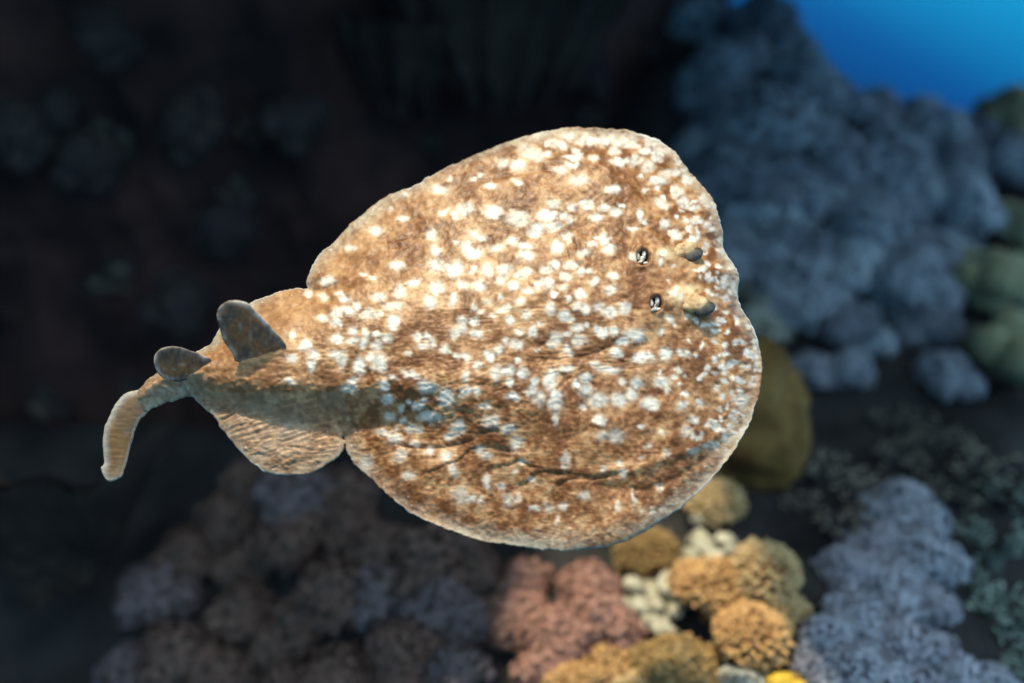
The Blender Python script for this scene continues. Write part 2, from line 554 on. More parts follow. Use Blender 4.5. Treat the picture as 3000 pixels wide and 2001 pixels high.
def spots(ox, oy, sc, txt):
    v = [float(t) for t in txt.replace(';', ' ').replace(',', ' ').split()]
    for k in range(0, len(v), 4):
        SP.append((ox + v[k] / sc, oy + v[k + 1] / sc, v[k + 2] / sc, v[k + 3] / sc))


spots(880, 360, 3.918, "860,1230,70,50; 1180,1100,45,30; 1580,770,90,45; 1900,990,80,60; 1800,1060,40,40; 2220,1020,90,60; 1990,1290,60,50; 2070,1310,50,40; 1560,1480,50,50; 1900,1430,60,60; 1980,1490,90,50; 1780,1370,40,25; 2250,1430,70,45; 2310,460,60,40; 2080,610,35,20; 1990,645,40,20; 1700,640,30,15; 1650,1020,50,30; 560,1440,50,30; 1500,1290,60,60; 1200,840,40,25; 1030,990,40,30; 2200,730,60,30; 340,1470,20,15")
spots(1480, 360, 3.918, "250,285,75,40; 300,365,95,45; 130,480,70,50; 910,170,50,40; 1040,200,60,40; 820,390,60,40; 1020,400,55,28; 770,480,65,30; 620,540,80,30; 850,660,90,50; 1250,770,70,45; 1300,440,80,45; 1500,430,75,45; 1640,495,65,45; 1600,330,70,40; 1260,310,60,40; 1740,420,50,40; 1730,350,50,25; 1840,590,60,40; 1750,670,90,50; 1950,590,50,40; 2090,650,50,40; 1980,800,50,60; 2270,880,50,60; 1790,930,80,40; 140,1100,110,75; 470,1060,90,60; 530,1180,85,40; 340,1230,85,70; 550,930,60,45; 770,950,50,35; 930,940,70,50; 670,1050,50,45; 740,1110,50,40; 1050,1080,60,45; 1140,970,60,35; 1270,1020,60,40; 1340,940,30,22; 90,1370,70,50; 240,1430,70,35; 600,1420,50,60; 700,1290,60,40; 740,1360,30,25; 1040,1310,40,25; 1140,1330,50,55; 980,1390,50,35; 900,1500,65,45; 1190,1450,60,45; 220,1530,80,50; 1460,1210,50,25; 1950,1280,55,45; 1830,1160,50,50; 2170,1130,40,30; 2310,1180,40,40; 1560,1050,20,70; 2200,1260,18,60; 2140,1330,40,50; 1820,1500,50,40; 1480,1520,40,40; 120,680,50,30; 2060,560,30,20; 2060,900,50,50; 620,260,100,30; 1380,190,70,40; 1700,220,60,40; 1850,320,40,30")
spots(780, 760, 3.918, "690,255,70,45; 1500,70,70,50; 1110,180,40,22; 1200,210,40,25; 1960,80,90,65; 2160,110,80,75; 1690,270,60,40; 1530,370,60,60; 1960,340,60,60; 2250,280,70,45; 2130,460,40,60; 910,455,70,35; 840,400,45,25; 650,430,40,30; 490,390,40,25; 1450,525,80,45; 950,590,80,35; 1040,530,40,40; 1200,635,95,45; 1330,610,30,25; 800,620,60,45; 655,665,50,35; 1460,700,45,60; 1440,770,50,30; 790,735,55,45; 850,770,30,30; 1000,810,40,40; 1140,840,40,50; 1270,860,50,30; 1110,950,40,60; 1400,910,55,55; 815,910,55,40; 980,925,45,40; 1270,990,60,55; 450,1000,55,50; 530,1090,50,60; 520,1210,40,60; 280,1150,50,40; 800,1090,60,40; 870,1150,40,90; 1080,1220,65,85; 1210,1110,40,40; 1300,1190,65,85; 1740,890,50,40; 1850,880,40,40; 1880,950,50,60; 1800,1000,50,35; 2060,1030,50,50; 2190,1120,50,35; 2290,1120,40,45; 1640,1070,35,30; 2170,850,50,55; 2240,790,60,60; 2260,690,60,40; 1640,1310,55,40; 1730,1350,50,35; 1430,1340,50,30; 1010,1375,50,30; 2290,1330,40,60; 2050,1540,50,30; 300,870,35,40; 1310,420,60,40; 1880,470,70,60; 270,1400,70,25; 960,1470,80,40; 1350,1420,40,40; 1800,1480,60,50")
spots(1380, 760, 3.918, "180,110,60,55; 20,110,25,40; 100,290,60,60; 380,120,70,55; 330,230,50,40; 495,285,60,45; 640,150,60,40; 550,165,40,30; 870,110,60,40; 960,60,50,40; 1150,50,60,40; 1260,140,40,45; 1340,130,35,30; 1620,195,45,45; 1410,250,40,55; 1080,190,50,45; 1050,320,45,35; 870,280,70,60; 770,310,40,40; 660,360,50,40; 945,400,35,35; 1110,450,35,35; 1250,400,55,45; 1600,350,60,40; 190,485,45,35; 340,435,35,35; 20,540,30,40; 420,550,60,40; 330,590,40,30; 570,490,40,30; 110,610,40,35; 240,640,30,25; 40,710,50,40; 440,710,45,45; 650,630,45,45; 920,560,40,70; 1080,640,60,50; 1140,690,50,25; 1220,530,40,40; 1300,580,50,50; 1470,540,60,50; 1600,610,70,50; 1770,560,70,50; 60,870,55,45; 540,830,45,35; 700,830,50,50; 800,750,35,25; 1210,800,60,45; 1090,870,50,35; 970,910,70,60; 900,970,50,40; 1320,770,30,35; 1490,830,60,50; 1560,790,30,25; 1640,840,45,40; 1870,870,95,75; 1740,950,60,40; 1250,940,70,50; 1110,1040,60,55; 320,1040,50,45; 210,1110,55,50; 385,945,35,30; 510,960,60,40; 740,1045,25,18; 540,1165,35,30; 70,1220,45,50; 290,1300,60,80; 430,1280,60,50; 590,1310,60,60; 440,1430,40,40; 730,1410,40,45; 930,1320,50,80; 880,1420,50,50; 690,1510,50,50; 1680,1075,60,40; 1960,1140,90,55; 1320,1350,60,50; 1200,1430,40,45; 1300,1490,70,50; 1580,1270,110,35; 1720,1420,40,40; 1910,1410,55,55; 2060,1130,40,30; 2240,1080,60,60; 2190,1400,80,50; 970,1540,50,30; 70,1510,50,40; 1430,1200,60,30; 1090,1240,80,30; 2300,690,40,30")
spots(1000, 1100, 3.918, "110,140,70,55; 480,110,50,40; 980,130,90,60; 520,270,50,50; 690,390,35,40; 880,360,60,45; 950,290,35,30; 770,320,35,20; 1200,260,75,85; 1390,250,25,25; 1430,180,50,40; 1560,190,30,50; 1650,350,40,30; 1930,95,40,45; 1960,250,60,40; 2190,170,45,35; 2270,270,60,70; 1010,490,110,55; 540,480,60,50; 700,520,40,35; 650,615,25,25; 800,610,50,40; 900,630,50,35; 1330,600,60,70; 1240,700,65,40; 1710,530,75,65; 1910,610,65,45; 2000,790,60,70; 600,720,70,50; 480,660,60,30; 840,775,55,35; 690,910,60,60; 1010,860,45,40; 1210,920,55,60; 1670,920,65,45; 1580,850,50,35; 290,1000,60,60; 770,1160,65,45; 1290,1090,40,50; 1680,1220,45,70; 1840,1270,45,50; 2015,1100,30,25; 1360,1370,60,90; 1480,1410,60,45; 1610,1450,30,35; 1930,1440,60,60; 2040,1420,30,40; 2190,1215,40,25; 2060,1000,40,30; 2210,1540,50,30")
spots(1600, 1100, 3.485, "40,60,50,90; 90,280,55,60; 100,190,45,40; 390,150,60,55; 410,30,60,50; 300,90,40,40; 530,260,80,60; 370,320,35,30; 770,75,40,30; 930,70,60,50; 750,250,70,50; 870,180,50,50; 1060,290,80,55; 550,460,50,45; 580,620,60,45; 710,620,65,55; 100,440,30,60; 1400,300,40,45; 1440,580,50,50; 1500,610,30,30; 190,850,35,45; 190,930,30,25; 590,940,30,30; 760,885,30,30; 990,840,25,20; 1240,790,35,30; 1630,725,40,20; 1510,785,40,30; 1840,640,40,45; 1990,260,55,55; 780,1000,30,40; 390,1220,50,35; 160,1350,45,35; 20,1340,50,40; 730,1340,20,40; 890,1250,15,80; 1160,1150,30,30; 980,1380,20,20; 1100,1380,25,40; 1200,1370,25,25; 1700,510,50,30; 970,530,40,20; 2020,550,30,30; 2000,70,30,30; 120,1480,20,50")
r2 = random.Random(5)
for k in range(520):      # the small flecks that crowd the snout
    x, y = r2.uniform(1880, 2235), r2.uniform(400, 1330)
    if r2.random() > np.interp(x, [1880, 2050, 2160], [0.15, 0.6, 1.0]): continue
    if any((x - a) ** 2 + (y - b) ** 2 < 45 ** 2 for a, b in ((2008, 740), (2050, 895), (1884, 752), (1922, 889))): continue
    SP.append((x, y, r2.uniform(4.5, 10), r2.uniform(4, 8.5)))
for k in range(36):       # upper front rim
    SP.append((r2.uniform(1500, 2000), r2.uniform(390, 470), r2.uniform(8, 18), r2.uniform(6, 11)))
sx = px + 6 * fbm(px / 30, py / 30, seed=81, octv=3) + 2.2 * fbm(px / 8, py / 8, seed=181, octv=2)
sy = py + 6 * fbm(px / 30, py / 30, seed=83, octv=3) + 2.2 * fbm(px / 8, py / 8, seed=183, octv=2)
white = np.zeros(len(px)); pale = np.zeros(len(px))
for i, (cx, cy, rx, ry) in enumerate(SP):
    R = 3.0 * max(rx, ry) + 20
    m = (np.abs(px - cx) < R) & (np.abs(py - cy) < R)
    if not m.any(): continue
    d = np.sqrt(((sx[m] - cx) / rx) ** 2 + ((sy[m] - cy) / ry) ** 2)
    k = 0.62 + 0.38 * r2.random()
    white[m] = np.maximum(white[m], k * sstep(1.75, 0.45, d))
    pale[m] = np.maximum(pale[m], 1.0 * sstep(2.7, 0.9, d))
n1 = fbm(px / 55, py / 55, seed=85, octv=4)
n2 = fbm(px / 12, py / 12, seed=87, octv=3)
n3 = noise(lu / 16, lv / 6, seed=89)
brown = np.array([0.295, 0.128, 0.052]); dark = np.array([0.150, 0.054, 0.018]); tan = np.array([0.46, 0.258, 0.130])
cream = np.array([0.72, 0.68, 0.635]); grey = np.array([0.36, 0.32, 0.26])
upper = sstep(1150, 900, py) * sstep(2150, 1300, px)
tmix = np.clip(0.37 + 0.42 * n1 + 0.42 * n2 + 0.16 * n3 + 0.25 * fbm(px / 26, py / 26, seed=185, octv=2), 0, 1)
colr = dark + (brown - dark) * np.clip(tmix * 2, 0, 1)[:, None] + (tan - brown) * np.clip(tmix * 2 - 1, 0, 1)[:, None]
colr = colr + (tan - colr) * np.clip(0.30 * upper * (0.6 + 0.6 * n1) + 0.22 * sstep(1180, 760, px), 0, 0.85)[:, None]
peach = np.array([0.66, 0.44, 0.27])
colr = colr + (peach - colr) * (pale * (0.32 + 0.26 * upper) * np.clip(0.75 + 0.8 * n2 + 0.4 * n1, 0, 1))[:, None]
for cx, cy, r in ((1950, 742, 30), (1995, 868, 36), (2010, 850, 30)):      # cream pads behind the eyes
    g = np.exp(-(((px - cx) / r) ** 2 + ((py - cy) / (r * 0.6)) ** 2)) * np.clip(0.9 + 0.6 * n2, 0, 1)
    colr = colr + (np.array([0.74, 0.56, 0.34]) - colr) * np.clip(g, 0, 1)[:, None]
rimw = np.where(py < 900, 46, 58) * (1 + 0.35 * n1)
rg = np.clip(1 - ed / rimw, 0, 1) ** 0.8 * np.clip(0.85 + 0.5 * n2, 0, 1)
rg = np.where((px < 1010) & (py > 1150), np.maximum(rg, 0.38 + 0.2 * n1), rg)
colr = colr + (grey - colr) * np.clip(rg * (0.6 + 0.5 * fbm(px / 140, py / 140, seed=189, octv=2)), 0, 0.9)[:, None]
white *= np.clip(1.0 + 0.34 * n2 + 0.16 * n3, 0.4, 1) * (1 - 0.55 * rg)
white *= 1 - 0.35 * sstep(1150, 1350, py)
white *= np.where(px < 720, 0.6, 1)
colr = colr + (cream - colr) * np.clip(white, 0, 1)[:, None]
fleck = sstep(0.80, 0.95, noise(px / 5, py / 5, seed=91)) * sstep(70, 20, ed) * 0.6
colr = colr + (cream - colr) * fleck[:, None]
colr = colr + (np.array([0.80, 0.80, 0.80]) - colr) * (sstep(5, 1.5, ed) * np.clip(0.35 + 0.7 * fbm(px / 160, py / 160, seed=191, octv=2), 0, 0.85) * (px > 560) * (np.hypot(px - 1003, py - 1285) > 60))[:, None]
for cx, cy, rx, ry in SPIR:
    rr = np.sqrt(((px - cx) / rx) ** 2 + ((py - cy) / ry) ** 2)
    colr = colr + (np.array([0.05, 0.035, 0.035]) - colr) * sstep(0.95, 0.6, rr)[:, None]
belly = sstep(1158, 1168, py + (px - 569) * 0.30) * sstep(580, 560, px) * sstep(430, 470, px)
colr = colr + (np.array([0.8, 0.78, 0.76]) - colr) * belly[:, None]
colr = np.clip(colr, 0.015, 0.9)

top = base + h[:, None] * NB
hb = np.minimum(wave, h) - (0.10 * plat * edgef + 0.35 * wing * (1 - np.exp(-ed / 25))) - 0.0008
bot = base + hb[:, None] * NB
nT = len(top)
bmap = np.where(rim, np.arange(nT), -1)
nb = (~rim).sum()
bmap[~rim] = nT + np.arange(nb)
V = np.concatenate([top, bot[~rim]])
CB = np.tile(np.array([0.62, 0.57, 0.52]), (nb, 1))
F = np.concatenate([QF, bmap[QF][:, ::-1]])
origin = C0.copy()

M_skin = material('ray_skin', (0.82, 0.80, 0.78), (1, 1, 1), 160, 0.42, 0.35, 420, attr=True, dist=0.0012, spec=0.22)
M_fin = material('ray_fin', (0.82, 0.80, 0.78), (1, 1, 1), 160, 0.5, 0.35, 420, attr=True, dist=0.0012, spec=0.2)
_n = M_fin.node_tree                       # thin fins let the sunlight through
_b = _n.nodes['Principled BSDF']
_tr = _n.nodes.new('ShaderNodeBsdfTranslucent')
_w = _n.nodes.new('ShaderNodeMixRGB'); _w.blend_type = 'MULTIPLY'; _w.inputs[0].default_value = 1; _w.inputs[2].default_value = (1.0, 0.72, 0.45, 1)
_n.links.new(_b.inputs['Base Color'].links[0].from_socket, _w.inputs[1])
_n.links.new(_w.outputs[0], _tr.inputs['Color'])
_m = _n.nodes.new('ShaderNodeMixShader'); _m.inputs[0].default_value = 0.45
_n.links.new(_b.outputs[0], _m.inputs[1]); _n.links.new(_tr.outputs[0], _m.inputs[2])
_n.links.new(_m.outputs[0], _n.nodes['Material Output'].inputs['Surface'])
ray = empty('electric_ray', origin)
tag(ray, 'brown electric ray mottled with white spots swimming over the corals', 'ray')
body = mesh_obj('body', V - origin, F, M_skin, ray, col=np.concatenate([colr, CB]))


def leaf(name, outline, org, nrm, thick, colfn, parent, rough=1.0, seed=1, step=3.0, curl=0.0):
    """a thin fin: outline on its own plane, thick in the middle and tapering to the rim"""
    pl = rough_edge(spline(outline, 4.0), rough, seed)
    x, y, F, rm, d = sheet(pl, step)
    b = on_plane(x, y, nrm, org)
    t = thick * (1 - np.exp(-d / 22)) + 0.0002
    t = t + 0.00035 * noise(x / 18, y / 6, seed=seed) * sstep(0, 12, d)
    t[rm] = 0
    bend = (curl * sstep(0, 1, (y - y.min()) / (np.ptp(y))))[:, None] * nrm
    tp = b + t[:, None] * nrm + bend; bt = b - t[:, None] * nrm + bend
    mp = np.where(rm, np.arange(len(x)), -1); mp[~rm] = len(x) + np.arange((~rm).sum())
    c = np.clip(colfn(x, y, d), 0.015, 0.9)
    return mesh_obj(name, np.concatenate([tp, bt[~rm]]) - origin, np.concatenate([F, mp[F][:, ::-1]]), M_fin, parent, col=np.concatenate([c, c[~rm]]))


def fin_col(x, y, d):
    g = np.array([0.21, 0.15, 0.115]); w = np.array([0.66, 0.62, 0.58]); b = np.array([0.34, 0.165, 0.07])
    q = fbm(x / 40, y / 40, seed=95)
    c = g + (b - g) * np.clip(0.45 + 0.7 * q, 0, 1)[:, None]
    c = c + (w - c) * (sstep(20, 1, d) * np.clip(0.55 + 0.8 * q, 0.1, 1))[:, None]
    sp = sstep(0.35, 0.75, noise(x / 15, y / 15, seed=98)) * sstep(0, 40, d)
    c = c + (np.array([0.50, 0.44, 0.38]) - c) * (0.45 * sp)[:, None]
    return c * (1 + 0.25 * noise(x / 5, y / 12, seed=96) + 0.2 * q)[:, None]


def tail_col(x, y, d):
    g = np.array([0.30, 0.17, 0.075]); w = np.array([0.62, 0.58, 0.52]); k = np.array([0.22, 0.17, 0.14])
    q = fbm(x / 30, y / 50, seed=97)
    c = k + (g - k) * np.clip(0.5 + 0.5 * q + 0.6 * sstep(1200, 1380, y), 0, 1)[:, None]
    lft = sstep(30, 0, d) * sstep(0, 60, np.interp(y, [1130, 1200, 1300, 1400], [440, 380, 340, 320]) - x + 20)
    return c + (w - c) * np.clip(lft + sstep(8, 2, d) * 0.7, 0, 1)[:, None]


TF = [(470, 1138), (430, 1136), (399, 1142), (366, 1152), (337, 1181), (316, 1215), (297, 1252), (287, 1293), (284, 1345), (275, 1360), (279, 1380),
      (297, 1401), (333, 1389), (343, 1368), (358, 1331), (378, 1277), (399, 1235), (432, 1204), (475, 1166)]
TIP = on_plane(np.array([440.0]), np.array([1160.0]))[0]
leaf('tail_fin', TF, TIP + 0.002 * NB, NB, 0.0042, tail_col, ray, 1.2, 101, curl=-0.02)
NF = np.array(cam2w((0.10, -0.45, 0.88))); NF /= np.linalg.norm(NF)     # the tail is rolled, so its fins show their side
D1 = [(681, 1036), (660, 1007), (644, 966), (635, 924), (642, 900), (660, 885), (689, 880), (718, 885), (743, 904), (772, 933), (801, 966), (826, 995),
      (838, 1020), (820, 1046), (770, 1058), (720, 1062), (690, 1058)]
D2 = [(490, 1113), (465, 1096), (453, 1069), (452, 1045), (465, 1026), (490, 1016), (523, 1016), (557, 1026), (590, 1038), (618, 1056), (600, 1086), (570, 1106), (530, 1118)]


def surf_at(x, y):
    k = np.argmin((px - x) ** 2 + (py - y) ** 2)
    return top[k]


leaf('dorsal_fin', D1, surf_at(755, 1044) - 0.002 * NB, NF, 0.0022, fin_col, ray, 0.8, 103)
leaf('dorsal_fin', D2, surf_at(560, 1096) - 0.002 * NB, NF, 0.0020, fin_col, ray, 0.8, 105)

# --- eyes and spiracles
M_eye = material('ray_eye', (0.018, 0.016, 0.015), (0.08, 0.06, 0.045), 120, 0.45, 0.1, 90, spec=0.5)
M_lid = material('ray_lid', (0.30, 0.16, 0.07), (0.60, 0.42, 0.24), 140, 0.5, 0.3, 200)
M_flap = material('ray_flap', (0.38, 0.33, 0.30), (0.72, 0.68, 0.65), 300, 0.45, 0.2, 200)
TX = np.cross(UP, NB); TX /= np.linalg.norm(TX)
TY = np.cross(NB, TX)


def blob(name, c, axes, size, mat, parent, wob=0.08, seed=1, src=ICO3):
    v, f = src
    w = 1 + wob * fbm(v[:, 0] * 2.3 + seed, v[:, 1] * 2.3, v[:, 2] * 2.3, seed=seed, octv=3)
    q = (v * w[:, None] * np.array(size)) @ np.array(axes)
    return mesh_obj(name, q + c - origin, f, mat, parent)


def rot2(a): return (np.cos(a) * TX + np.sin(a) * TY, -np.sin(a) * TX + np.cos(a) * TY, NB)


for (cx, cy, a) in ((2018, 742, 0.35), (2052, 900, 0.25)):
    c = surf_at(cx, cy)
    eye = blob('eye', c + 0.0002 * NB + 0.004 * TX - 0.002 * TY, rot2(a), (0.0130, 0.0085, 0.0040), M_eye, ray, 0.05, 7)
    blob('eyelid', c + 0.0002 * NB + 0.0030 * TY - 0.005 * TX, rot2(a), (0.0150, 0.0095, 0.0058), M_lid, eye, 0.10, 9)
for cx, cy, rx, ry in SPIR:
    c = surf_at(cx + rx * 1.0, cy)
    sp = empty('spiracle', c - origin); sp.parent = ray
    for k, (dx, dy, a, l, wd) in enumerate(((0.1, -0.3, 1.45, .0085, .0026), (-0.1, 0.45, 1.2, .0050, .0028), (-0.75, 0.1, 1.7, .0048, .0022), (-0.4, 0.8, 0.5, .0036, .0020), (0.35, 0.9, 0.2, .0034, .0018))):
        cc = surf_at(cx + dx * rx, cy + dy * ry)
        hgt = np.dot(c - cc, NB) if False else 0.0
        b = blob('papilla', cc + NB * 0.0045, rot2(a), (l, wd, 0.0022), M_flap, None, 0.25, 11 + k, ICO2)
        b.parent = sp
        b.data.transform(Matrix.Translation(Vector(origin - c)))
# ------------------------------------------------------------------ corals
def merge(parts):
    vs, fs, n = [], [], 0
    for v, f in parts:
        vs.append(v); fs.append(np.asarray(f) + n); n += len(v)
    return np.concatenate(vs), np.concatenate(fs)


def frame(nv):
    nv = nv / np.linalg.norm(nv)
    a = np.array([0, 0, 1.0]) if abs(nv[2]) < 0.9 else np.array([1.0, 0, 0])
    t = np.cross(nv, a); t /= np.linalg.norm(t)
    return t, np.cross(nv, t), nv


def lobes_of(rg, n, flat=0.8):
    L = [(np.array([0, 0, 0.62]), 0.62)]
    for k in range(n):
        a = 2 * math.pi * (k + rg.uniform(-0.3, 0.3)) / n
        r = rg.uniform(0.42, 0.66)
        L.append((np.array([r * math.cos(a), r * math.sin(a), rg.uniform(0.35, 0.85) * flat]), rg.uniform(0.32, 0.50)))
    return L


def lobe_mesh(L, seed, src, wob=0.10, rscale=1.0):
    ps = []
    for i, (c, r) in enumerate(L):
        v, f = src
        w = 1 + wob * fbm(v[:, 0] * 2 + 3 * i, v[:, 1] * 2, v[:, 2] * 2, seed=seed + i, octv=3)
        ps.append((c + v * w[:, None] * r * rscale, f))
    return ps


def stalk_mesh(h=0.5, r0=0.42, r1=0.34, n=12, m=5, seed=0):
    v, f = [], []
    for j in range(m):
        t = j / (m - 1)
        for k in range(n):
            a = 2 * math.pi * k / n
            r = (r0 + (r1 - r0) * t) * (1 + 0.12 * math.sin(3 * a + seed) + 0.06 * math.sin(5 * a + 2 * t))
            v.append((r * math.cos(a), r * math.sin(a), -0.35 + t * (h + 0.35)))
    for j in range(m - 1):
        for k in range(n):
            b = j * n + k; c = j * n + (k + 1) % n
            f.append((b, c, c + n)); f.append((b, c + n, b + n))
    return np.array(v), np.array(f)


def surface_points(rg, L, n, zmin=0.05):
    pts = []
    w = np.array([r * r for c, r in L]); w /= w.sum()
    tries = 0
    while len(pts) < n and tries < n * 30:
        tries += 1
        i = rg.choices(range(len(L)), weights=w)[0]
        c, r = L[i]
        d = np.array([rg.gauss(0, 1), rg.gauss(0, 1), rg.gauss(0, 1)]); d /= np.linalg.norm(d)
        if d[2] < -0.45: continue
        p = c + d * r
        if p[2] < zmin or any(np.linalg.norm(p - c2) < r2 * 0.94 for k, (c2, r2) in enumerate(L) if k != i): continue
        pts.append((p, d))
    return pts


def polyps_feather(rg, L, n, size=0.12):
    """feathery eight-armed polyps"""
    ps = []
    for p, d in surface_points(rg, L, n):
        t, b, nn = frame(d + 0.35 * np.array([rg.gauss(0, 1), rg.gauss(0, 1), rg.gauss(0, 1)]))
        s = size * rg.uniform(0.7, 1.3); hgt = size * rg.uniform(0.4, 1.3)
        cen = p + nn * hgt
        v = [p + t * 0.12 * s, p - t * 0.06 * s + b * 0.1 * s, p - t * 0.06 * s - b * 0.1 * s, cen]
        f = [(0, 1, 3), (1, 2, 3), (2, 0, 3)]
        a0 = rg.uniform(0, 6.28)
        for k in range(8):
            a = a0 + k * math.pi / 4
            o = math.cos(a) * t + math.sin(a) * b; q = -math.sin(a) * t + math.cos(a) * b
            tip = cen + o * s + nn * s * rg.uniform(0.0, 0.7)
            mid = cen + o * s * 0.55 + nn * s * 0.35
            i = len(v)
            v += [mid + q * s * 0.20, mid - q * s * 0.20, tip]
            f += [(3, i, i + 1), (i, i + 2, i + 1)]
        ps.append((np.array(v), np.array(f)))
    return merge(ps)


def polyps_finger(rg, L, n, size=0.1, long=1.0):
    """stubby round-tipped fingers"""
    ps = []
    ring = 6
    for p, d in surface_points(rg, L, n):
        t, b, nn = frame(d + 0.25 * np.array([rg.gauss(0, 1), rg.gauss(0, 1), rg.gauss(0, 1)]))
        s = size * rg.uniform(0.75, 1.2); hg = size * long * rg.uniform(0.5, 1.5)
        v, f = [], []
        for j, (rr, hh) in enumerate(((0.40, -0.4), (0.48, 0.6), (0.34, 0.95))):
            for k in range(ring):
                a = 2 * math.pi * k / ring
                v.append(p + (math.cos(a) * t + math.sin(a) * b) * s * rr + nn * hg * hh)
        v.append(p + nn * hg * 1.1)
        for j in range(2):
            for k in range(ring):
                x = j * ring + k; y = j * ring + (k + 1) % ring
                f += [(x, y, y + ring), (x, y + ring, x + ring)]
        for k in range(ring): f.append((2 * ring + k, 2 * ring + (k + 1) % ring, 3 * ring))
        ps.append((np.array(v), np.array(f)))
    return merge(ps)


def soft_mat(name, c1, c2):
    return material(name, c1, c2, 7, 0.85, 0.2, 60, spec=0.15)


M_lilac = soft_mat('lilac_polyps', (0.33, 0.32, 0.37), (0.50, 0.48, 0.54))
M_pale = soft_mat('pale_lilac_polyps', (0.48, 0.47, 0.53), (0.70, 0.69, 0.75))
M_dim = soft_mat('dim_lilac_polyps', (0.20, 0.19, 0.24), (0.33, 0.32, 0.37))
M_lilacs = soft_mat('lilac_flesh', (0.13, 0.12, 0.145), (0.22, 0.21, 0.24))
M_mauve = soft_mat('mauve_polyps', (0.30, 0.27, 0.32), (0.45, 0.41, 0.46))
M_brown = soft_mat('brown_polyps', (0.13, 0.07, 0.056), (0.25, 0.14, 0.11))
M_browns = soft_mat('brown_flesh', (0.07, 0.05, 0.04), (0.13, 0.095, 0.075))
M_dusk = soft_mat('dusk_polyps', (0.15, 0.10, 0.105), (0.26, 0.18, 0.185))
M_pink = soft_mat('pink_polyps', (0.34, 0.15, 0.11), (0.48, 0.25, 0.19))
M_pinks = soft_mat('pink_flesh', (0.20, 0.10, 0.075), (0.30, 0.17, 0.13))
M_orange = soft_mat('orange_knobs', (0.52, 0.25, 0.09), (0.70, 0.42, 0.19))
M_oranges = soft_mat('orange_flesh', (0.16, 0.075, 0.03), (0.26, 0.13, 0.05))
M_tan = soft_mat('tan_knobs', (0.50, 0.31, 0.14), (0.70, 0.49, 0.26))
M_tans = soft_mat('tan_flesh', (0.18, 0.12, 0.06), (0.30, 0.21, 0.11))
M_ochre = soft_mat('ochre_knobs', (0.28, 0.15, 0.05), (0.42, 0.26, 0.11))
M_white = soft_mat('pale_polyps', (0.50, 0.44, 0.36), (0.70, 0.63, 0.54))
M_olive = soft_mat('olive_flesh', (0.24, 0.21, 0.12), (0.38, 0.34, 0.21))
M_yellow = soft_mat('yellow_sponge', (0.62, 0.33, 0.03), (0.80, 0.52, 0.08))
M_brownlobe = material('brown_lobe', (0.12, 0.058, 0.014), (0.27, 0.148, 0.045), 16, 0.85, 0.9, 60, spec=0.2)
M_leather = material('leather_coral', (0.026, 0.017, 0.013), (0.055, 0.036, 0.028), 6, 0.75, 0.3, 30, spec=0.2)
M_rubble = material('rubble', (0.34, 0.28, 0.19), (0.70, 0.61, 0.47), 14, 0.9, 0.6, 60)
M_branch = material('branch_skin', (0.8, 0.8, 0.8), (1, 1, 1), 30, 0.85, 0.3, 80, attr=True)

PROTO = {}


def proto(kind, i):
    key = (kind, i)
    if key in PROTO: return PROTO[key]
    rg = random.Random(hash((len(kind), i, kind[0])) % 99991 if False else (ord(kind[0]) * 131 + i * 17 + len(kind)))
    if kind == 'feather':
        L = lobes_of(rg, 4 + i % 4)
        pol = polyps_feather(rg, L, 720, 0.092)
        inn = merge(lobe_mesh(L, 200 + i, ICO2, 0.08, 0.97) + [stalk_mesh(seed=i)])
    elif kind == 'star':
        L = lobes_of(rg, 4 + i % 4)
        pol = polyps_feather(rg, L, 470, 0.125)
        inn = merge(lobe_mesh(L, 220 + i, ICO2, 0.08, 0.96) + [stalk_mesh(seed=i)])
    elif kind == 'finger':
        L = lobes_of(rg, 3 + i % 4, 0.75)
        pol = polyps_finger(rg, L, 560, 0.105, 1.1)
        inn = merge(lobe_mesh(L, 240 + i, ICO2, 0.06, 0.99) + [stalk_mesh(seed=i)])
    elif kind == 'ball':
        L = [(np.array([0, 0, 0.62]), 0.72), (np.array([0.22, 0.1, 0.72]), 0.6), (np.array([-0.2, -0.12, 0.66]), 0.62)]
        pol = polyps_finger(rg, L, 520, 0.108, 1.35)
        inn = merge(lobe_mesh(L, 260 + i, ICO2, 0.05, 0.99) + [stalk_mesh(seed=i)])
    PROTO[key] = (pol, inn, {})
    return PROTO[key]


def colony(name, label, cat, kind, i, loc, r, mp, ms, group=None, rz=0.0, squash=1.0, tilt=(0, 0), part='polyps'):
    pol, inn, cache = proto(kind, i)
    kp, ks = ('p', mp.name), ('s', ms.name)
    if kp not in cache: cache[kp] = make_mesh(part, pol[0], pol[1], mp, smooth=(kind not in ('feather', 'star')))
    if ks not in cache: cache[ks] = make_mesh('stalk', inn[0], inn[1], ms)
    root = empty(name, loc)
    root.rotation_euler = (tilt[0], tilt[1], rz)
    root.scale = (r, r, r * squash)
    tag(root, label, cat, group)
    mesh_obj('stalk', None, None, None, root, mesh=cache[ks])
    p = mesh_obj(part, None, None, None, root, mesh=cache[kp])
    p['kind'] = 'stuff'
    return root


def at_px(cx, cy, rpx, low=0.75):
    """stand a colony on the reef where its foot is seen: crown centre at (cx, cy), rpx pixels wide each side"""
    hh = hit(cx, cy + rpx * low)
    if hh is None: return None
    p, t = hh
    return p, rpx * t / W


rr = random.Random(3)


def slope_label(P):
    x, y = to_px(np.asarray(P))
    if (x - 2880) ** 2 + (y - 810) ** 2 < 230 ** 2: w = 'crowding round the yellow green lumpy coral'
    elif x < 2200: w = 'packed against the dark wall'
    elif P[1] > 2.85: w = 'on the crest of the slope before the blue water'
    elif y > 780: w = 'at the foot of the slope above the dark hollow'
    else: w = 'packed in the middle of the slope'
    return 'lilac grey feathery soft coral ' + w, 'lilac soft corals ' + w


